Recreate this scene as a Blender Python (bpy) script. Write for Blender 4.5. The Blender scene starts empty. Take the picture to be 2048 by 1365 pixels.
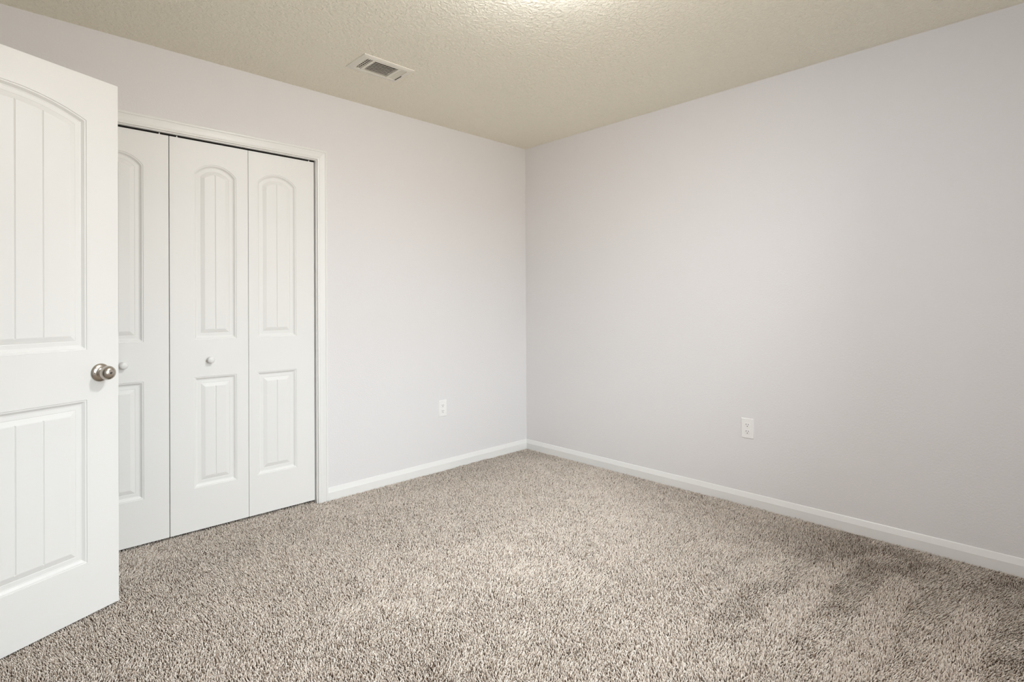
import bpy, bmesh, math
import numpy as np
from mathutils import Vector, Matrix

scene = bpy.context.scene
COL = scene.collection

# ------------------------------------------------------------------ camera
W, HGT = 2048.0, 1365.0
F_PX, CY = 1091.0, 608.0
CAM = Vector((-3.18095, -3.13067, 1.16106))
YAW, PITCH, ROLL = math.radians(46.003), math.radians(0.19), math.radians(-0.2866)
cam_data = bpy.data.cameras.new('camera')
cam_data.sensor_fit = 'HORIZONTAL'
cam_data.sensor_width = 36.0
cam_data.lens = 36.0 * F_PX / W
cam_data.shift_y = -(HGT / 2 - CY) / W
cam_data.clip_start = 0.02
cam = bpy.data.objects.new('camera', cam_data)
COL.objects.link(cam)
_a = Vector((math.cos(YAW) * math.cos(PITCH), math.sin(YAW) * math.cos(PITCH), math.sin(PITCH)))
_r = Vector((math.sin(YAW), -math.cos(YAW), 0.0))
_u = _r.cross(_a)
_r2 = _r * math.cos(ROLL) + _u * math.sin(ROLL)
_u2 = _u * math.cos(ROLL) - _r * math.sin(ROLL)
_m = Matrix((_r2, _u2, -_a)).transposed().to_4x4()
_m.translation = CAM
cam.matrix_world = _m
scene.camera = cam

# ------------------------------------------------------------------ world, light, exposure
scene.view_settings.view_transform = 'Standard'
scene.view_settings.look = 'None'
scene.view_settings.gamma = 1.0
scene.view_settings.use_curve_mapping = False
scene.view_settings.exposure = 0.0
scene.cycles.use_denoising = True
scene.cycles.max_bounces = 12
scene.cycles.diffuse_bounces = 8
scene.cycles.sample_clamp_indirect = 8.0

# overcast sky above the horizon, duller ground below it; only seen through the window
SKY, GROUND = (7.3, 8.0, 8.35), (4.7, 4.2, 3.3)
world = bpy.data.worlds.new('overcast_sky')
scene.world = world
world.use_nodes = True
_nt = world.node_tree
_bg = _nt.nodes['Background']
_tc = _nt.nodes.new('ShaderNodeTexCoord')
_sep = _nt.nodes.new('ShaderNodeSeparateXYZ')
_mr = _nt.nodes.new('ShaderNodeMapRange')
_mr.inputs['From Min'].default_value = -0.06
_mr.inputs['From Max'].default_value = 0.06
_mix = _nt.nodes.new('ShaderNodeMix')
_mix.data_type = 'RGBA'
_nt.links.new(_tc.outputs['Generated'], _sep.inputs[0])
_nt.links.new(_sep.outputs['Z'], _mr.inputs['Value'])
_nt.links.new(_mr.outputs['Result'], _mix.inputs['Factor'])
_mix.inputs['A'].default_value = (*GROUND, 1)
_mix.inputs['B'].default_value = (*SKY, 1)
# overcast sky grows three times brighter from the horizon to the zenith
_zen = _nt.nodes.new('ShaderNodeMapRange')
_zen.inputs['From Min'].default_value = 0.0
_zen.inputs['From Max'].default_value = 1.0
_zen.inputs['To Min'].default_value = 1.0
_zen.inputs['To Max'].default_value = 3.0
_nt.links.new(_sep.outputs['Z'], _zen.inputs['Value'])
_nt.links.new(_zen.outputs['Result'], _bg.inputs['Strength'])
_nt.links.new(_mix.outputs['Result'], _bg.inputs['Color'])

# room dimensions (metres): closet wall is y = 0, right wall is x = 0
H = 2.44
XL = -3.505          # left wall face
YF = -3.46           # window wall face
WIN = (-2.45, -0.95, 0.62, 2.08)      # window opening x0, x1, z0, z1

# portal that guides the sampling of the sky through the window
wl = bpy.data.lights.new('window_portal', 'AREA')
wl.shape = 'RECTANGLE'
wl.size = WIN[1] - WIN[0]
wl.size_y = WIN[3] - WIN[2]
wl.cycles.is_portal = True
wlo = bpy.data.objects.new('window_portal', wl)
wlo.location = ((WIN[0] + WIN[1]) / 2, YF - 0.13, (WIN[2] + WIN[3]) / 2)
wlo.rotation_euler = (math.radians(90), 0, 0)
COL.objects.link(wlo)
LAMP_EMIT = 143.0
LAMP_COL = (0.985, 1.0, 1.03)


# ------------------------------------------------------------------ materials
def new_mat(name):
    m = bpy.data.materials.new(name)
    m.use_nodes = True
    nt = m.node_tree
    return m, nt, nt.nodes['Principled BSDF']


def paint(name, col, rough=0.6, bump=None, spec=0.4, metal=0.0, detail=3.0):
    """Painted surface; bump = (noise scale, strength, distance)."""
    m, nt, b = new_mat(name)
    b.inputs['Base Color'].default_value = (*col, 1)
    b.inputs['Roughness'].default_value = rough
    b.inputs['Specular IOR Level'].default_value = spec
    b.inputs['Metallic'].default_value = metal
    if bump:
        tc = nt.nodes.new('ShaderNodeTexCoord')
        nz = nt.nodes.new('ShaderNodeTexNoise')
        nz.inputs['Scale'].default_value = bump[0]
        nz.inputs['Detail'].default_value = detail
        bp = nt.nodes.new('ShaderNodeBump')
        bp.inputs['Strength'].default_value = bump[1]
        bp.inputs['Distance'].default_value = bump[2]
        nt.links.new(tc.outputs['Object'], nz.inputs['Vector'])
        nt.links.new(nz.outputs['Fac'], bp.inputs['Height'])
        nt.links.new(bp.outputs['Normal'], b.inputs['Normal'])
    return m


M_WALL = paint('wall_paint', (0.742, 0.729, 0.734), 0.75, (120, 0.20, 0.004), 0.25)
M_WHITE = paint('white_semigloss_paint', (0.795, 0.792, 0.778), 0.38, None, 0.4)
M_DOOR = paint('white_door_paint', (0.795, 0.792, 0.778), 0.42, (420, 0.04, 0.001), 0.4)
M_TRIM = paint('white_trim_paint', (0.795, 0.792, 0.778), 0.35, None, 0.45)
M_PLASTIC = paint('white_plastic', (0.84, 0.83, 0.82), 0.3)
M_DARK = paint('dark_slot', (0.015, 0.013, 0.012), 0.6)
M_TRACK = paint('shade_dark_track', (0.010, 0.009, 0.008), 0.7, None, 0.1)  # near-black colour stands in for shade in the gap above the leaves
M_VENT = paint('vent_enamel', (0.80, 0.77, 0.69), 0.45)
M_DUCT = paint('duct_metal', (0.05, 0.045, 0.038), 0.7)
M_HALL = paint('hall_paint', (0.72, 0.70, 0.69), 0.8)
M_BACKING = paint('carpet_backing', (0.09, 0.065, 0.048), 0.95, (300, 0.5, 0.004), 0.1)  # brown backing darkened to paint shade into the gaps between tufts
M_HALLFLOOR = paint('hall_carpet', (0.42, 0.36, 0.31), 0.95, (320, 0.8, 0.006), 0.1)
M_CLOSET = paint('closet_paint', (0.55, 0.53, 0.52), 0.8)


def ceiling_mat():
    m, nt, b = new_mat('ceiling_texture')
    b.inputs['Base Color'].default_value = (0.925, 0.883, 0.758, 1)
    b.inputs['Roughness'].default_value = 0.7
    b.inputs['Specular IOR Level'].default_value = 0.3
    tc = nt.nodes.new('ShaderNodeTexCoord')
    n1 = nt.nodes.new('ShaderNodeTexNoise')
    n1.inputs['Scale'].default_value = 55
    n1.inputs['Detail'].default_value = 4
    n1.inputs['Roughness'].default_value = 0.6
    n1.inputs['Distortion'].default_value = 0.6
    r = nt.nodes.new('ShaderNodeValToRGB')
    r.color_ramp.elements[0].position = 0.38
    r.color_ramp.elements[1].position = 0.66
    bp = nt.nodes.new('ShaderNodeBump')
    bp.inputs['Strength'].default_value = 0.8
    bp.inputs['Distance'].default_value = 0.005
    nt.links.new(tc.outputs['Object'], n1.inputs['Vector'])
    nt.links.new(n1.outputs['Fac'], r.inputs['Fac'])
    nt.links.new(r.outputs['Color'], bp.inputs['Height'])
    nt.links.new(bp.outputs['Normal'], b.inputs['Normal'])
    return m


def nickel_mat():
    m, nt, b = new_mat('satin_nickel')
    b.inputs['Base Color'].default_value = (0.50, 0.46, 0.41, 1)
    b.inputs['Metallic'].default_value = 1.0
    b.inputs['Roughness'].default_value = 0.27
    tc = nt.nodes.new('ShaderNodeTexCoord')
    nz = nt.nodes.new('ShaderNodeTexNoise')
    nz.inputs['Scale'].default_value = 900
    bp = nt.nodes.new('ShaderNodeBump')
    bp.inputs['Strength'].default_value = 0.05
    bp.inputs['Distance'].default_value = 0.0005
    nt.links.new(tc.outputs['Object'], nz.inputs['Vector'])
    nt.links.new(nz.outputs['Fac'], bp.inputs['Height'])
    nt.links.new(bp.outputs['Normal'], b.inputs['Normal'])
    return m


def glass_mat():
    m = bpy.data.materials.new('window_glass')
    m.use_nodes = True
    nt = m.node_tree
    nt.nodes.remove(nt.nodes['Principled BSDF'])
    tr = nt.nodes.new('ShaderNodeBsdfTransparent')
    gl = nt.nodes.new('ShaderNodeBsdfGlossy')
    gl.inputs['Roughness'].default_value = 0.02
    fr = nt.nodes.new('ShaderNodeFresnel')
    fr.inputs['IOR'].default_value = 1.45
    mx = nt.nodes.new('ShaderNodeMixShader')
    nt.links.new(fr.outputs[0], mx.inputs[0])
    nt.links.new(tr.outputs[0], mx.inputs[1])
    nt.links.new(gl.outputs[0], mx.inputs[2])
    nt.links.new(mx.outputs[0], nt.nodes['Material Output'].inputs['Surface'])
    return m


def shade_mat():
    m, nt, b = new_mat('lit_opal_glass')
    b.inputs['Base Color'].default_value = (0.9, 0.88, 0.84, 1)
    b.inputs['Roughness'].default_value = 0.3
    b.inputs['Emission Color'].default_value = (*LAMP_COL, 1)
    b.inputs['Emission Strength'].default_value = LAMP_EMIT
    return m


def carpet_mat():
    """Flecked frieze yarn: every tuft has one yarn colour out of a small palette."""
    m, nt, b = new_mat('flecked_carpet_yarn')
    at = nt.nodes.new('ShaderNodeAttribute')
    at.attribute_name = 'yarn'
    r = nt.nodes.new('ShaderNodeValToRGB')
    cr = r.color_ramp
    cr.interpolation = 'LINEAR'
    cr.elements[0].position = 0.0
    cr.elements[0].color = (0.15, 0.105, 0.075, 1)
    cr.elements[1].position = 1.0
    cr.elements[1].color = (0.92, 0.85, 0.77, 1)
    for p, c in ((0.18, (0.40, 0.315, 0.25)), (0.45, (0.68, 0.585, 0.50)), (0.7, (0.78, 0.69, 0.605))):
        e = cr.elements.new(p)
        e.color = (*c, 1)
    nt.links.new(at.outputs['Fac'], r.inputs['Fac'])
    nt.links.new(r.outputs['Color'], b.inputs['Base Color'])
    b.inputs['Roughness'].default_value = 0.9
    b.inputs['Specular IOR Level'].default_value = 0.1
    return m


M_CEIL = ceiling_mat()
M_NICKEL = nickel_mat()
M_GLASS = glass_mat()
M_SHADE = shade_mat()
M_CARPET = carpet_mat()


# ------------------------------------------------------------------ helpers
def link_mesh(name, bm, mat, parent=None, smooth=None):
    bmesh.ops.recalc_face_normals(bm, faces=bm.faces)
    me = bpy.data.meshes.new(name)
    bm.to_mesh(me)
    bm.free()
    me.materials.append(mat)
    if smooth is not None:
        me.shade_smooth()
        if smooth:
            me.set_sharp_from_angle(angle=math.radians(smooth))
    o = bpy.data.objects.new(name, me)
    COL.objects.link(o)
    if parent is not None:
        o.parent = parent
    return o


def tag(o, label, cat, group=None, kind=None):
    o['label'] = label
    o['category'] = cat
    if group:
        o['group'] = group
    if kind:
        o['kind'] = kind
    return o


def root(name, loc, basis=None):
    o = bpy.data.objects.new(name, None)
    o.empty_display_size = 0.1
    COL.objects.link(o)
    if basis is not None:
        mm = basis.to_4x4()
        mm.translation = Vector(loc)
        o.matrix_world = mm
    else:
        o.location = loc
    return o


def box(bm, x0, x1, y0, y1, z0, z1, bevel=0.0):
    x0, x1 = min(x0, x1), max(x0, x1)
    y0, y1 = min(y0, y1), max(y0, y1)
    z0, z1 = min(z0, z1), max(z0, z1)
    v = [bm.verts.new(p) for p in ((x0, y0, z0), (x1, y0, z0), (x1, y1, z0), (x0, y1, z0),
                                   (x0, y0, z1), (x1, y0, z1), (x1, y1, z1), (x0, y1, z1))]
    fs = [bm.faces.new([v[i] for i in q]) for q in
          ((0, 3, 2, 1), (4, 5, 6, 7), (0, 1, 5, 4), (1, 2, 6, 5), (2, 3, 7, 6), (3, 0, 4, 7))]
    if bevel:
        es = {e for f in fs for e in f.edges}
        bmesh.ops.bevel(bm, geom=list(es), offset=bevel, segments=2, affect='EDGES', profile=0.5)


def lathe(bm, prof, origin, axis, seg=40, cap=True):
    """Revolve (distance along axis, radius) pairs about an axis."""
    axis = Vector(axis).normalized()
    up = Vector((0, 0, 1)) if abs(axis.z) < 0.9 else Vector((1, 0, 0))
    e1 = axis.cross(up).normalized()
    e2 = axis.cross(e1)
    rings = []
    for d, r in prof:
        c = Vector(origin) + axis * d
        if r < 1e-6:
            rings.append([bm.verts.new(c)])
        else:
            rings.append([bm.verts.new(c + (e1 * math.cos(t) + e2 * math.sin(t)) * r)
                          for t in (2 * math.pi * k / seg for k in range(seg))])
    for A, B in zip(rings, rings[1:]):
        for k in range(seg):
            k2 = (k + 1) % seg
            if len(A) == 1 and len(B) == 1:
                continue
            if len(A) == 1:
                bm.faces.new((A[0], B[k], B[k2]))
            elif len(B) == 1:
                bm.faces.new((A[k], B[0], A[k2]))
            else:
                bm.faces.new((A[k], B[k], B[k2], A[k2]))
    if cap:
        for R in (rings[0], rings[-1]):
            if len(R) > 2:
                bm.faces.new(R)


def extrude(bm, prof, pa, pb, out, ma=0.0, mb=0.0):
    """Sweep a profile of (depth, height) pairs from pa to pb; out = direction of depth; ma, mb = mitre at the ends."""
    pa, pb, out = Vector(pa), Vector(pb), Vector(out)
    t = (pb - pa).normalized()
    A = [bm.verts.new(pa + out * d + Vector((0, 0, h)) + t * d * ma) for d, h in prof]
    B = [bm.verts.new(pb + out * d + Vector((0, 0, h)) - t * d * mb) for d, h in prof]
    n = len(prof)
    for k in range(n):
        k2 = (k + 1) % n
        bm.faces.new((A[k], A[k2], B[k2], B[k]))
    bm.faces.new(A)
    bm.faces.new(list(reversed(B)))


# ------------------------------------------------------------------ room shell
T = 0.12
HX = -4.75                                                            # far wall of the hallway beyond the open door
DY0, DY1, DZ = -1.625, -0.832, 2.05                                   # bedroom doorway in the left wall
OX0, OX1, OZ = -3.268, -1.770, 2.028                                  # closet opening in the back wall

bm = bmesh.new()
box(bm, XL - 0.05, T, YF - T, 0.75, -0.12, -0.009)
tag(link_mesh('floor', bm, M_BACKING), 'floor slab under the beige carpet', 'floor', kind='structure')

bm = bmesh.new()
box(bm, HX - T, XL - 0.05, YF - T, 0.75, -0.12, -0.001)
tag(link_mesh('floor_hallway', bm, M_HALLFLOOR), 'beige carpeted hallway floor beyond the doorway', 'floor', kind='structure')

# ceiling with the duct opening for the vent
VX0, VX1, VY0, VY1 = -1.782, -1.520, -0.622, -0.456
bm = bmesh.new()
box(bm, HX - T, VX0, YF - T, 0.75, H, H + T)
box(bm, VX1, T, YF - T, 0.75, H, H + T)
box(bm, VX0, VX1, YF - T, VY0, H, H + T)
box(bm, VX0, VX1, VY1, 0.75, H, H + T)
tag(link_mesh('ceiling', bm, M_CEIL), 'textured tan-white ceiling', 'ceiling', kind='structure')

bm = bmesh.new()
box(bm, XL, OX0 - 0.018, 0, T, -0.009, H)
box(bm, OX1 + 0.018, 0, 0, T, -0.009, H)
box(bm, OX0 - 0.018, OX1 + 0.018, 0, T, OZ + 0.018, H)
tag(link_mesh('wall_back', bm, M_WALL), 'pale wall with the white closet doors in it', 'wall', kind='structure')

bm = bmesh.new()
box(bm, 0, T, YF - T, T, -0.009, H)
tag(link_mesh('wall_right', bm, M_WALL), 'bare pale wall on the right with one outlet', 'wall', kind='structure')

bm = bmesh.new()
box(bm, XL - T, XL, YF - T, DY0, -0.009, H)
box(bm, XL - T, XL, DY1, T, -0.009, H)
box(bm, XL - T, XL, DY0, DY1, DZ, H)
tag(link_mesh('wall_left', bm, M_WALL), 'pale wall on the left holding the bedroom doorway', 'wall', kind='structure')

bm = bmesh.new()
box(bm, XL, WIN[0], YF - T, YF, -0.009, H)
box(bm, WIN[1], 0, YF - T, YF, -0.009, H)
box(bm, WIN[0], WIN[1], YF - T, YF, -0.009, WIN[2])
box(bm, WIN[0], WIN[1], YF - T, YF, WIN[3], H)
tag(link_mesh('wall_front', bm, M_WALL), 'pale wall behind the camera with the window', 'wall', kind='structure')

bm = bmesh.new()
box(bm, HX - T, HX, YF - T, T, -0.009, H)
box(bm, HX, XL - T, YF - T, YF, -0.009, H)
box(bm, HX, XL - T, 0, T, -0.009, H)
tag(link_mesh('wall_hallway', bm, M_HALL), 'hallway walls beyond the bedroom doorway', 'wall', kind='structure')

bm = bmesh.new()
box(bm, OX0 - 0.20, OX1 + 0.20, 0.66, 0.72, -0.009, H)
box(bm, OX0 - 0.26, OX0 - 0.20, T, 0.72, -0.009, H)
box(bm, OX1 + 0.20, OX1 + 0.26, T, 0.72, -0.009, H)
tag(link_mesh('wall_closet', bm, M_CLOSET), 'closet inner walls behind the folding doors', 'wall', kind='structure')

# baseboards: flat face with a sloping top lip
BB = [(0, -0.008), (0.013, -0.008), (0.013, 0.0425), (0.0122, 0.0445), (0.0048, 0.0685), (0.0030, 0.071), (0, 0.071)]
bm = bmesh.new()
extrude(bm, BB, (OX1 + 0.0635, 0, 0), (0, 0, 0), (0, -1, 0), 0, 1)
tag(link_mesh('baseboard_back', bm, M_TRIM), 'white baseboard under the closet wall', 'baseboard', kind='structure')
bm = bmesh.new()
extrude(bm, BB, (0, 0, 0), (0, YF, 0), (-1, 0, 0), 1, 1)
tag(link_mesh('baseboard_right', bm, M_TRIM), 'long white baseboard along the right wall', 'baseboard', kind='structure')
bm = bmesh.new()
extrude(bm, BB, (0, YF, 0), (XL, YF, 0), (0, 1, 0), 1, 1)
tag(link_mesh('baseboard_front', bm, M_TRIM), 'white baseboard below the window', 'baseboard', kind='structure')
bm = bmesh.new()
extrude(bm, BB, (XL, YF, 0), (XL, DY0 - 0.06, 0), (1, 0, 0), 1, 0)
extrude(bm, BB, (XL, DY1 + 0.06, 0), (XL, 0, 0), (1, 0, 0), 0, 1)
tag(link_mesh('baseboard_left', bm, M_TRIM), 'white baseboard along the left wall', 'baseboard', kind='structure')

# closet casing: moulded boards with a mitre, then jambs
CAS = [(0, 0.0), (0, 0.011), (0.006, 0.0125), (0.009, 0.0105), (0.013, 0.012), (0.028, 0.0135),
       (0.040, 0.0155), (0.044, 0.0145), (0.047, 0.017), (0.054, 0.017), (0.057, 0.0145), (0.057, 0.0)]   # (across from inner edge, thickness)


def casing(name, a, b, across, out, mit, label):
    """Board from a to b along its inner edge; mit = mitre slope at the start and the end."""
    bm = bmesh.new()
    a, b, across, out = Vector(a), Vector(b), Vector(across), Vector(out)
    t = (b - a).normalized()
    A = [bm.verts.new(a + across * c + out * h - t * c * mit[0]) for c, h in CAS]
    B = [bm.verts.new(b + across * c + out * h + t * c * mit[1]) for c, h in CAS]
    n = len(CAS)
    for k in range(n):
        k2 = (k + 1) % n
        bm.faces.new((A[k], A[k2], B[k2], B[k]))
    bm.faces.new(A)
    bm.faces.new(list(reversed(B)))
    return tag(link_mesh(name, bm, M_TRIM), label, 'trim', kind='structure')


IX0, IX1, IZ = OX0 - 0.006, OX1 + 0.006, OZ + 0.006
casing('trim_1', (IX0, 0, IZ), (IX1, 0, IZ), (0, 0, 1), (0, -1, 0), (1, 1), 'white moulded head casing over the closet doors')
casing('trim_2', (IX1, 0, -0.008), (IX1, 0, IZ), (1, 0, 0), (0, -1, 0), (0, 1), 'white moulded casing right of the closet doors')
casing('trim_3', (IX0, 0, -0.008), (IX0, 0, IZ), (-1, 0, 0), (0, -1, 0), (0, 1), 'white moulded casing left of the closet doors')
bm = bmesh.new()
box(bm, OX1, OX1 + 0.018, 0.0, T, -0.008, OZ + 0.018)
box(bm, OX0 - 0.018, OX0, 0.0, T, -0.008, OZ + 0.018)
box(bm, OX0, OX1, 0.0, T, OZ, OZ + 0.018)
tag(link_mesh('trim_4', bm, M_TRIM), 'white jamb lining the closet opening', 'trim', kind='structure')
# doorway casing and jamb on the left wall
casing('trim_5', (XL, DY0 + 0.012, -0.008), (XL, DY0 + 0.012, DZ - 0.012), (0, -1, 0), (1, 0, 0), (0, 1), 'white casing on the near side of the bedroom doorway')
casing('trim_6', (XL, DY0 + 0.012, DZ - 0.012), (XL, DY1 - 0.012, DZ - 0.012), (0, 0, 1), (1, 0, 0), (1, 1), 'white head casing over the bedroom doorway')
casing('trim_7', (XL, DY1 - 0.012, -0.008), (XL, DY1 - 0.012, DZ - 0.012), (0, 1, 0), (1, 0, 0), (0, 1), 'white casing on the hinge side of the bedroom doorway')
bm = bmesh.new()
box(bm, XL - T, XL, DY0, DY0 + 0.018, -0.008, DZ)
box(bm, XL - T, XL, DY1 - 0.018, DY1, -0.008, DZ)
box(bm, XL - T, XL, DY0 + 0.018, DY1 - 0.018, DZ - 0.018, DZ)
tag(link_mesh('trim_8', bm, M_TRIM), 'white jamb lining the bedroom doorway', 'trim', kind='structure')

# bifold track hidden in the head of the closet opening
bm = bmesh.new()
box(bm, OX0 + 0.002, OX1 - 0.002, 0.020, 0.0225, OZ - 0.007, OZ)
box(bm, OX0 + 0.002, OX1 - 0.002, 0.0225, 0.048, OZ - 0.002, OZ)
box(bm, OX0 + 0.002, OX1 - 0.002, 0.048, 0.0505, OZ - 0.022, OZ)
tag(link_mesh('trim_9', bm, M_TRACK), 'metal track above the closet doors, blackened as shade of the gap', 'track', kind='structure')

# ------------------------------------------------------------------ window behind the camera
wr = root('window_1', ((WIN[0] + WIN[1]) / 2, YF - T / 2, WIN[2]))
wc = wr.location
tag(wr, 'white double-hung window behind the camera', 'window', kind='structure')
bm = bmesh.new()
x0, x1, z0, z1 = WIN[0] - wc.x, WIN[1] - wc.x, 0, WIN[3] - WIN[2]
for q in ((x0, x0 + 0.04, 0, z1), (x1 - 0.04, x1, 0, z1), (x0 + 0.04, x1 - 0.04, 0, 0.04), (x0 + 0.04, x1 - 0.04, z1 - 0.04, z1),
          (x0 + 0.04, x1 - 0.04, z1 / 2 - 0.02, z1 / 2 + 0.02)):
    box(bm, q[0], q[1], -0.045, 0.005, q[2], q[3])
link_mesh('window_frame', bm, M_PLASTIC, wr)
for za, zb in ((0.04, z1 / 2 - 0.02), (z1 / 2 + 0.02, z1 - 0.04)):
    bm = bmesh.new()
    box(bm, x0 + 0.04, x1 - 0.04, -0.022, -0.018, za, zb)
    link_mesh('window_pane', bm, M_GLASS, wr)
bm = bmesh.new()
box(bm, x0 - 0.04, x1 + 0.04, T / 2, T / 2 + 0.03, 0.0005, 0.018)
box(bm, x0, x1, 0.005, T / 2, 0.0005, 0.018)
link_mesh('window_sill', bm, M_TRIM, wr)


# ------------------------------------------------------------------ panelled doors
PROFILE = [(0.0, 0.0), (0.0012, -0.0022), (0.0060, -0.0026), (0.0075, -0.0040), (0.0140, -0.0092), (0.0190, -0.0102),
           (0.0330, -0.0095), (0.0345, -0.0102), (0.0520, -0.0042), (0.0550, -0.0036)]
INSET = PROFILE[-1][0]


def columns(xl, xr, grooves):
    """Normalised stops across a panel: even stops plus three at every groove."""
    w = xr - xl - 2 * INSET
    ts = [k / 28 for k in range(29)]
    gs = []
    for g in grooves:
        c = (g - xl - INSET) / w
        d = 0.0035 / w
        ts = [t for t in ts if abs(t - c) > 1.6 * d]
        gs += [(c - d, 0), (c, 1), (c + d, 0)]
    out = sorted([(t, 0) for t in ts] + gs)
    return [t for t, g in out], [g for t, g in out]


def outline(p, d, ts):
    """Bottom and top points of a panel outline moved inward by d."""
    xl, xr, zb, zs, za = p
    a, b = xl + d, xr - d
    xs = [a + (b - a) * t for t in ts]
    rise = za - zs
    if rise > 1e-4:
        hw = (xr - xl) / 2
        R = (hw * hw + rise * rise) / (2 * rise)
        cz, cx = za - R, (xl + xr) / 2
        top = [cz + math.sqrt(max((R - d) ** 2 - (x - cx) ** 2, 0)) for x in xs]
    else:
        top = [zs - d] * len(xs)
    return [(x, zb + d) for x in xs], list(zip(xs, top))


def panel_mesh(p, ts, gs, side):
    """Raised panel with moulded edge and plank grooves; side = -1 front, +1 back (y direction of the face)."""
    bm = bmesh.new()
    rings = []
    y0 = p['face'] * 1.0
    for k, (d, dep) in enumerate(PROFILE):
        bo, to = outline(p['o'], d, ts)
        last = k == len(PROFILE) - 1
        yy = [y0 - side * (-dep) + (side * -0.0028 * g if last else 0) for g in gs]
        B = [bm.verts.new((x, y, z)) for (x, z), y in zip(bo, yy)]
        Tt = [bm.verts.new((x, y, z)) for (x, z), y in zip(to, yy)]
        rings.append((B, Tt))
    n = len(ts)
    for (B0, T0), (B1, T1) in zip(rings, rings[1:]):
        for k in range(n - 1):
            bm.faces.new((B0[k], B0[k + 1], B1[k + 1], B1[k]))
            bm.faces.new((T0[k], T1[k], T1[k + 1], T0[k + 1]))
        bm.faces.new((B0[0], B1[0], T1[0], T0[0]))
        bm.faces.new((B0[-1], T0[-1], T1[-1], B1[-1]))
    B, Tt = rings[-1]
    for k in range(n - 1):
        bm.faces.new((B[k], B[k + 1], Tt[k + 1], Tt[k]))
    return bm


def leaf(parent, width, z0, z1, thick, pl, pr, lower, upper, grooves, slab_name):
    """A moulded two-panel leaf in local x 0..width, front face at y = 0 (towards -y), back at y = thick.
    lower = (bottom, top); upper = (bottom, spring, apex)."""
    ts, gs = columns(pl, pr, grooves)
    lo = (pl, pr, lower[0], lower[1], lower[1])
    up = (pl, pr, upper[0], upper[1], upper[2])
    bm = bmesh.new()
    for y in (0.0, thick):
        def P(x, z):
            return bm.verts.new((x, y, z))

        def quad(a, b, c, d):
            bm.faces.new([P(*a), P(*b), P(*c), P(*d)])
        e = 0.0015
        quad((e, z0), (pl, z0), (pl, z1), (e, z1))
        quad((pr, z0), (width - e, z0), (width - e, z1), (pr, z1))
        lb, lt = outline(lo, 0, ts)
        ub, ut = outline(up, 0, ts)
        for k in range(len(ts) - 1):
            quad((lb[k][0], z0), (lb[k + 1][0], z0), lb[k + 1], lb[k])
            quad(lt[k], lt[k + 1], ub[k + 1], ub[k])
            quad(ut[k], ut[k + 1], (ut[k + 1][0], z1), (ut[k][0], z1))
    e = 0.0015
    for xa, xb in ((e, 0.0), (width - e, width)):                     # eased long edges
        for ya, yb in ((0, e), (thick, thick - e)):
            bm.faces.new([bm.verts.new(q) for q in ((xa, ya, z0), (xb, yb, z0), (xb, yb, z1), (xa, ya, z1))])
    for x in (0.0, width):
        bm.faces.new([bm.verts.new(q) for q in ((x, e, z0), (x, thick - e, z0), (x, thick - e, z1), (x, e, z1))])
    for z in (z0, z1):
        bm.faces.new([bm.verts.new(q) for q in ((e, 0, z), (width - e, 0, z), (width, e, z), (width, thick - e, z),
                                                (width - e, thick, z), (e, thick, z), (0, thick - e, z), (0, e, z))])
    bmesh.ops.remove_doubles(bm, verts=bm.verts, dist=1e-6)
    slab = link_mesh(slab_name, bm, M_DOOR, parent)
    for o in (up, lo):
        bmf = panel_mesh({'o': o, 'face': 0.0}, ts, gs, -1)
        bmb = panel_mesh({'o': o, 'face': thick}, ts, gs, 1)
        me = bpy.data.meshes.new('tmp')
        bmb.to_mesh(me)
        bmb.free()
        bmf.from_mesh(me)
        bpy.data.meshes.remove(me)
        for f in bmf.faces:
            f.normal_update()
        me = bpy.data.meshes.new('raised_panel')
        bmf.to_mesh(me)
        bmf.free()
        me.materials.append(M_DOOR)
        ob = bpy.data.objects.new('raised_panel', me)
        COL.objects.link(ob)
        ob.parent = parent
    return slab


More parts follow.
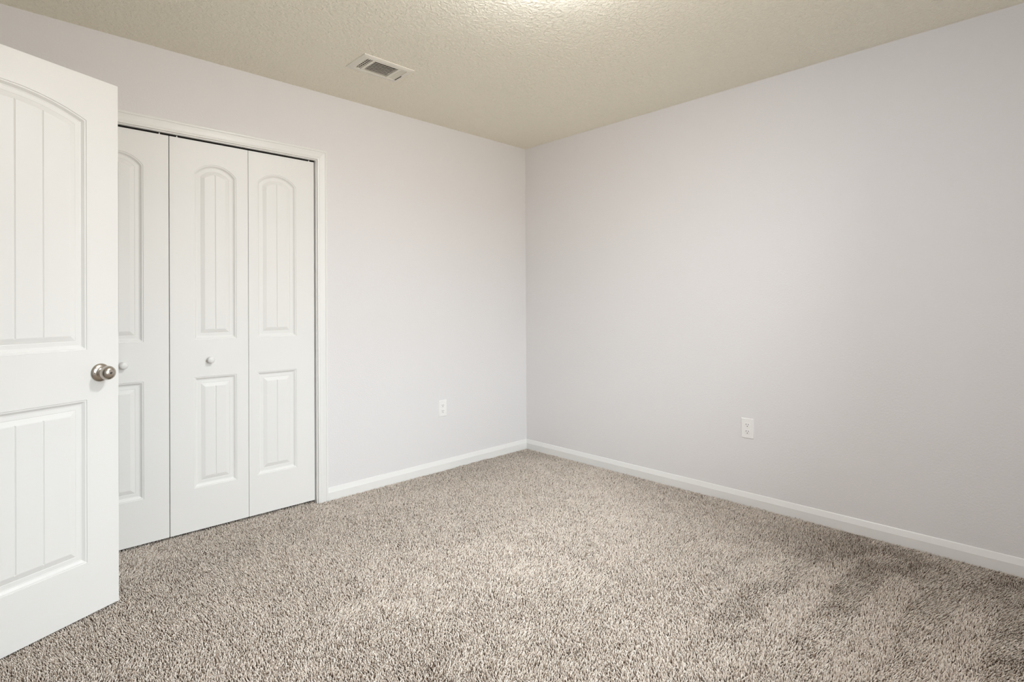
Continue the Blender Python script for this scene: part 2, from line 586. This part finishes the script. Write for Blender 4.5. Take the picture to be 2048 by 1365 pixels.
# open bedroom door: local x runs from the hinge to the free edge
TH = math.radians(25.67)
du = Vector((math.cos(TH), math.sin(TH), 0))
dn = Vector((math.sin(TH), -math.cos(TH), 0))                         # towards the camera
DW = 0.762
EDGE = Vector((-2.802, -0.498, 0))
dbasis = Matrix((du, -dn, Vector((0, 0, 1)))).transposed()
door = root('door_1', EDGE - du * DW, dbasis)
tag(door, 'open white arch-panel bedroom door with a nickel knob, standing at the left', 'door', kind='structure')
leaf(door, DW, 0.006, 2.036, 0.035, 0.116, DW - 0.116, (0.205, 0.8155), (1.003, 1.866, 1.924),
     [DW / 2 + k * 0.0832 for k in (-1.5, -0.5, 0.5, 1.5)], 'door_slab')
KX, KZ = DW - 0.069, 0.9125
knob = None
for side, yb in ((-1, 0.0), (1, 0.035)):
    bm = bmesh.new()
    lathe(bm, [(0.0235, 0.0115), (0.0250, 0.0135), (0.0275, 0.0205), (0.0320, 0.0245), (0.036, 0.0262), (0.041, 0.0270), (0.047, 0.0264), (0.053, 0.0238),
               (0.0585, 0.0185), (0.0615, 0.0115), (0.0622, 0.0050), (0.0606, 0.0046), (0.0602, 0.0)], (KX, yb, KZ), (0, side, 0), 48)
    k = link_mesh('door_knob', bm, M_NICKEL, door, 45)
    k['label'] = 'satin nickel round knob'
    bm = bmesh.new()
    lathe(bm, [(0.0, 0.0345), (0.0025, 0.0345), (0.0048, 0.0328), (0.0085, 0.0265), (0.0110, 0.0190), (0.0122, 0.0142), (0.0150, 0.0122), (0.0295, 0.0118)],
          (KX, yb, KZ), (0, side, 0), 56)
    link_mesh('rosette', bm, M_NICKEL, k, 45)
    bm = bmesh.new()
    lathe(bm, [(0.0594, 0.0030), (0.0612, 0.0030), (0.0616, 0.0022), (0.0616, 0.0)], (KX, yb, KZ), (0, side, 0), 20)
    link_mesh('lock_button', bm, M_DARK, k, 40)
    bm = bmesh.new()
    lathe(bm, [(0.0060, 0.0028), (0.0088, 0.0028), (0.0092, 0.0018), (0.0092, 0.0)], (KX - 0.0240, yb, KZ), (0, side, 0), 16)
    link_mesh('screw', bm, M_DARK, k, 40)
bm = bmesh.new()
box(bm, DW - 0.0005, DW + 0.001, 0.005, 0.030, KZ - 0.028, KZ + 0.028)
link_mesh('latch_plate', bm, M_NICKEL, door)

# closet folding doors, four leaves; local x from the leaf's left edge
LEAF_Y = 0.018
XB = [(-3.2650, -2.8942), (-2.8925, -2.5212), (-2.5180, -2.1455), (-2.1438, -1.7736)]
LABELS = ['leftmost leaf of the white closet folding doors, hidden behind the open bedroom door',
          'white closet door leaf half hidden by the open door, round knob beside the nickel one',
          'middle white closet door leaf with an arched panel and a small round white knob',
          'rightmost white closet door leaf, arched panel without a knob, next to the casing']
for i, (xa, xb) in enumerate(XB):
    w = xb - xa
    r = root('door_%d' % (i + 2), (xa, LEAF_Y, 0))
    tag(r, LABELS[i], 'closet door', 'closet folding door leaves', kind='structure')
    pl, pr = {0: (0.109, w - 0.044), 1: (0.0605, w - 0.107), 2: (0.1065, w - 0.0605), 3: (0.044, w - 0.1085)}[i]
    leaf(r, w, 0.0135, 2.0190, 0.034, pl, pr, (0.230, 0.800), (0.992, 1.853, 1.9075), [(pl + pr) / 2], 'door_slab')
    if i in (1, 2):
        bm = bmesh.new()
        lathe(bm, [(0.0, 0.0095), (0.006, 0.0085), (0.010, 0.0090), (0.013, 0.0145), (0.017, 0.0175), (0.021, 0.0178), (0.025, 0.0155),
                   (0.0275, 0.0110), (0.0288, 0.0055), (0.029, 0.0)], ((w / 2 - 0.004), 0, 0.886), (0, -1, 0), 36)
        link_mesh('door_knob', bm, M_WHITE, r, 50)
    # guide pins standing on the top edge, running in the track
    px = {0: 0.03, 1: w - 0.039, 2: 0.0335, 3: w - 0.03}[i]
    bm = bmesh.new()
    lathe(bm, [(0.0, 0.0045), (0.0085, 0.0045)], (px, 0.006, 2.0190), (0, 0, 1), 14)
    link_mesh('guide_pin', bm, M_PLASTIC, r, 40)


# ------------------------------------------------------------------ outlets
def outlet(loc, rotz, label):
    """Duplex outlet in local coordinates: plate in the x-z plane, front towards -y."""
    r = root('wall_outlet', loc)
    r.rotation_euler = (0, 0, rotz)
    tag(r, label, 'outlet', 'white duplex outlets')
    bm = bmesh.new()
    w, h, d = 0.0355, 0.0575, 0.0055
    pts = [(w, h), (-w, h), (-w, -h), (w, -h)]
    back = [bm.verts.new((x, 0, z)) for x, z in pts]
    mid = [bm.verts.new((x, -0.0022, z)) for x, z in pts]
    frt = [bm.verts.new((x * 0.93, -d, z * 0.955)) for x, z in pts]
    for A, B in ((back, mid), (mid, frt)):
        for k in range(4):
            bm.faces.new((A[k], A[(k + 1) % 4], B[(k + 1) % 4], B[k]))
    bm.faces.new(frt)
    bm.faces.new(list(reversed(back)))
    link_mesh('cover_plate', bm, M_PLASTIC, r)
    for cz in (0.0195, -0.0195):
        bm = bmesh.new()
        ring = []
        for k in range(32):
            t = 2 * math.pi * k / 32
            x = 0.0172 * math.cos(t)
            z = max(-0.0142, min(0.0142, 0.0172 * math.sin(t)))
            ring.append((x, z))
        a = [bm.verts.new((x, -d + 0.0005, cz + z)) for x, z in ring]
        b = [bm.verts.new((x, -d - 0.0010, cz + z)) for x, z in ring]
        c = [bm.verts.new((x * 0.95, -d - 0.0016, cz + z * 0.95)) for x, z in ring]
        for A, B in ((a, b), (b, c)):
            for k in range(32):
                bm.faces.new((A[k], A[(k + 1) % 32], B[(k + 1) % 32], B[k]))
        bm.faces.new(c)
        f = link_mesh('receptacle', bm, M_PLASTIC, r)
        for sx, hh in ((-0.0064, 0.0042), (0.0064, 0.0034)):
            bm = bmesh.new()
            box(bm, sx - 0.0012, sx + 0.0012, -d - 0.00185, -d - 0.001, cz + 0.003 - hh, cz + 0.003 + hh)
            link_mesh('slot', bm, M_DARK, f)
        bm = bmesh.new()
        lathe(bm, [(0.001, 0.0026), (0.00185, 0.0026)], (0, -d, cz - 0.0075), (0, -1, 0), 14)
        link_mesh('ground_hole', bm, M_DARK, f)
    bm = bmesh.new()
    lathe(bm, [(0.0, 0.003), (0.0008, 0.003), (0.0012, 0.002), (0.0012, 0)], (0, -d, 0), (0, -1, 0), 16)
    link_mesh('screw', bm, M_WHITE, r, 40)
    return r


outlet((-0.850, 0, 0.435), 0, 'small white outlet low on the wall right of the closet')
outlet((0, -1.800, 0.4425), -math.pi / 2, 'white outlet low on the bare right wall')

# ------------------------------------------------------------------ ceiling vent
v = root('ceiling_vent', (-1.651, -0.539, H))
tag(v, 'white metal air vent with louvres set in the ceiling', 'vent')
vx0, vx1, vy0, vy1 = -0.150, 0.148, -0.102, 0.102                     # outer frame
ox0, ox1, oy0, oy1 = -0.118, 0.122, -0.068, 0.070                     # louvre openings as a whole
dx0, dx1 = -0.084, -0.069                                             # divider bars
ex0, ex1 = 0.070, 0.081
bm = bmesh.new()


def frame_ring(bm, outer, inner, zo, zi):
    def cor(q, z):
        return [bm.verts.new((x, y, z)) for x, y in ((q[0], q[2]), (q[1], q[2]), (q[1], q[3]), (q[0], q[3]))]
    A = cor(outer, zo)
    B = cor(inner, zi)
    for k in range(4):
        bm.faces.new((A[k], A[(k + 1) % 4], B[(k + 1) % 4], B[k]))


frame_ring(bm, (vx0, vx1, vy0, vy1), (vx0, vx1, vy0, vy1), 0.0, -0.003)
frame_ring(bm, (vx0, vx1, vy0, vy1), (vx0 + 0.018, vx1 - 0.018, vy0 + 0.018, vy1 - 0.018), -0.003, -0.0065)
frame_ring(bm, (vx0 + 0.018, vx1 - 0.018, vy0 + 0.018, vy1 - 0.018), (ox0, ox1, oy0, oy1), -0.0065, -0.0065)
frame_ring(bm, (ox0, ox1, oy0, oy1), (ox0, ox1, oy0, oy1), -0.0065, 0.004)
bmesh.ops.remove_doubles(bm, verts=bm.verts, dist=1e-6)
link_mesh('vent_frame', bm, M_VENT, v)
for a, b in ((dx0, dx1), (ex0, ex1)):
    bm = bmesh.new()
    box(bm, a, b, oy0, oy1, -0.0065, 0.004)
    link_mesh('divider', bm, M_VENT, v)


def slat(a, b, tilt, across):
    """Thin tilted blade from a to b (x-y points); across = blade width."""
    a, b = Vector(a), Vector(b)
    t = (b - a).normalized()
    n = Vector((-t.y, t.x, 0))
    c = n * math.cos(tilt) + Vector((0, 0, 1)) * math.sin(tilt)
    w = t.cross(c)
    bm = bmesh.new()
    vs = []
    for p in (a, b):
        for s, k in ((-1, -1), (1, -1), (1, 1), (-1, 1)):
            vs.append(bm.verts.new(p + c * (s * across / 2) + w * (k * 0.0005)))
    for q in ((0, 1, 2, 3), (7, 6, 5, 4), (0, 4, 5, 1), (1, 5, 6, 2), (2, 6, 7, 3), (3, 7, 4, 0)):
        bm.faces.new([vs[k] for k in q])
    return link_mesh('louvre', bm, M_VENT, v)


ns = 9
for k in range(ns):
    y = oy0 + (oy1 - oy0) * (k + 0.5) / ns
    slat((dx1, y, -0.0035), (ex0, y, -0.0035), math.radians(12), 0.0074)
for k in range(3):
    x = ox0 + (dx0 - ox0) * (k + 0.5) / 3
    slat((x, oy0, -0.0035), (x, oy1, -0.0035), math.radians(-8), 0.0042)
for k in range(4):
    x = ex1 + (ox1 - ex1) * (k + 0.5) / 4
    slat((x, oy0, -0.0035), (x, oy1, -0.0035), math.radians(-7), 0.0104)
bm = bmesh.new()
for k in range(7):                                                    # damper blades behind the left louvres
    y = oy0 + (oy1 - oy0) * (k + 0.5) / 7
    box(bm, ox0, dx0, y - 0.0026, y + 0.0026, 0.0045, 0.006)
link_mesh('damper', bm, M_VENT, v)
bm = bmesh.new()
zt = 0.11
for q in ((VX0 + 1.651, VX0 + 1.653, -0.083, 0.083), (VX1 + 1.649, VX1 + 1.651, -0.083, 0.083)):
    box(bm, q[0], q[1], q[2], q[3], 0.004, zt)
box(bm, -0.129, 0.129, -0.083, -0.081, 0.004, zt)
box(bm, -0.129, 0.129, 0.081, 0.083, 0.004, zt)
box(bm, -0.131, 0.131, -0.083, 0.083, zt, zt + 0.002)
link_mesh('duct', bm, M_DUCT, v)
bm = bmesh.new()
box(bm, 0.1260, 0.1273, -0.004, 0.062, -0.0100, -0.006)
link_mesh('lever', bm, M_DARK, v)

# ------------------------------------------------------------------ ceiling lamp just above the picture
cl = root('ceiling_light', (-1.752, -1.860, H))
tag(cl, 'round flush ceiling lamp with lit opal glass dome', 'ceiling lamp')
bm = bmesh.new()
lathe(bm, [(0.0, 0.150), (0.022, 0.150), (0.026, 0.146), (0.026, 0.0)], (0, 0, 0), (0, 0, -1), 48)
link_mesh('lamp_base', bm, M_NICKEL, cl, 40)
bm = bmesh.new()
lathe(bm, [(0.020, 0.140)] + [(0.024 + 0.062 * math.sin(t), 0.140 * math.cos(t)) for t in [math.pi / 2 * k / 12 for k in range(12)]] + [(0.086, 0.0)],
      (0, 0, 0), (0, 0, -1), 48)
link_mesh('glass_shade', bm, M_SHADE, cl, 60)
bm = bmesh.new()
lathe(bm, [(0.085, 0.0), (0.0852, 0.008), (0.092, 0.009), (0.097, 0.006), (0.098, 0.0)], (0, 0, 0), (0, 0, -1), 20)
link_mesh('finial', bm, M_NICKEL, cl, 60)


# ------------------------------------------------------------------ carpet pile
def carpet():
    rng = np.random.default_rng(7)
    pitch = 0.0052
    xs = np.arange(XL + 0.003, -0.003, pitch)
    ys = np.arange(YF + 0.003, 0.055, pitch)
    X, Y = np.meshgrid(xs, ys)
    X = X.ravel() + rng.uniform(-0.5, 0.5, X.size) * pitch
    Y = Y.ravel() + rng.uniform(-0.5, 0.5, Y.size) * pitch
    keep = (X < -0.015) & (X > XL + 0.015) & (Y > YF + 0.015)
    keep &= (Y < -0.015) | ((X > OX0 + 0.006) & (X < OX1 - 0.006))
    X, Y = X[keep], Y[keep]
    n = X.size

    def smooth_noise(scale, seed):
        r = np.random.default_rng(seed)
        out = np.zeros(n)
        for _ in range(10):
            a = r.uniform(0, 2 * np.pi)
            f = 2 * np.pi / scale * r.uniform(0.5, 1.4)
            out += np.sin((X * np.cos(a) + Y * np.sin(a)) * f + r.uniform(0, 6.28))
        return out / 10 ** 0.5
    # brushed direction of the pile: gentle drift, vacuum stripes, plus shade by the walls shaped into the tufts
    ang = math.radians(232) + 0.6 * smooth_noise(0.9, 1) + 0.45 * smooth_noise(0.22, 2)
    laid = 0.46 + 0.14 * smooth_noise(0.7, 6) + 0.10 * smooth_noise(0.13, 4)
    stripe = np.sin((Y + 2.37 + 0.012 * smooth_noise(0.5, 3)) * 2 * np.pi / 0.245 + math.pi / 2)
    zone = np.clip((-Y - 2.0) / 0.3, 0, 1) * np.clip((X + 1.55) / 0.4, 0, 1) * np.clip((-0.32 - X) / 0.2, 0, 1)
    laid -= 0.36 * zone * np.clip(stripe * 2.2, -1, 1)
    corner_shade = np.clip((-Y - 1.5) / 0.9, 0, 1) * np.clip((X + 1.0 + 0.10 * smooth_noise(0.5, 8)) / 0.45, 0, 1)
    wall_shade = np.clip((X + 0.30) / 0.25, 0, 1) * 0.5 + np.clip((Y + 0.35) / 0.3, 0, 1) * np.clip((X + 1.6) / 0.5, 0, 1) * 0.4
    flat = np.clip(np.maximum(corner_shade * (1 - 0.6 * zone * (stripe > 0)), wall_shade), 0, 1)  # where tufts are flattened and thinned to imitate missing light
    laid = np.clip(laid + 0.6 * flat + 0.3 * np.clip((Y + 1.4) / 0.8, 0, 1), 0.0, 1.2)
    mag = 0.0008 + 0.0058 * laid
    lx = mag * np.cos(ang) + rng.normal(0, 0.0020, n)
    ly = mag * np.sin(ang) + rng.normal(0, 0.0020, n)
    hgt = rng.normal(0.0102, 0.0013, n) + 0.0007 * smooth_noise(0.05, 5) - 0.0010 * laid
    hgt = np.clip(hgt, 0.0065, 0.0140)
    rb = rng.uniform(0.0017, 0.0025, n) * (1 - 0.30 * flat)
    rt = rb * rng.uniform(0.45, 0.95, n) * (1 - 0.40 * flat)
    rot = rng.uniform(0, 2 * np.pi, n)
    co = np.zeros((n, 6, 3), np.float32)
    for k in range(3):
        a = rot + k * 2 * np.pi / 3
        co[:, k, 0] = X + rb * np.cos(a)
        co[:, k, 1] = Y + rb * np.sin(a)
        co[:, k, 2] = -0.0088
        a = a + 0.6
        co[:, 3 + k, 0] = X + lx + rt * np.cos(a)
        co[:, 3 + k, 1] = Y + ly + rt * np.sin(a)
        co[:, 3 + k, 2] = -0.0088 + hgt + rng.normal(0, 0.0006, n)
    yarn = np.clip(rng.beta(1.55, 0.72, n) + 0.10 * smooth_noise(0.02, 9), 0, 1)
    base = (np.arange(n) * 6)[:, None]
    quads = np.array([[0, 1, 4, 3], [1, 2, 5, 4], [2, 0, 3, 5]])
    lq = (base[:, :, None] + quads[None]).reshape(n, 12)
    lt = base + np.array([[3, 4, 5]])
    loops = np.concatenate([lq, lt], 1).astype(np.int32).ravel()
    tot = np.tile(np.array([4, 4, 4, 3], np.int32), n)
    start = np.concatenate([[0], np.cumsum(tot)[:-1]]).astype(np.int32)
    me = bpy.data.meshes.new('carpet_pile')
    me.vertices.add(n * 6)
    me.vertices.foreach_set('co', co.ravel())
    me.loops.add(loops.size)
    me.loops.foreach_set('vertex_index', loops)
    me.polygons.add(tot.size)
    me.polygons.foreach_set('loop_start', start)
    me.update(calc_edges=True)
    at = me.attributes.new('yarn', 'FLOAT', 'POINT')
    at.data.foreach_set('value', np.repeat(yarn, 6).astype(np.float32))
    me.materials.append(M_CARPET)
    o = bpy.data.objects.new('carpet_pile', me)
    COL.objects.link(o)
    tag(o, 'flecked beige and brown cut-pile carpet covering the bedroom floor', 'carpet', kind='stuff')


carpet()
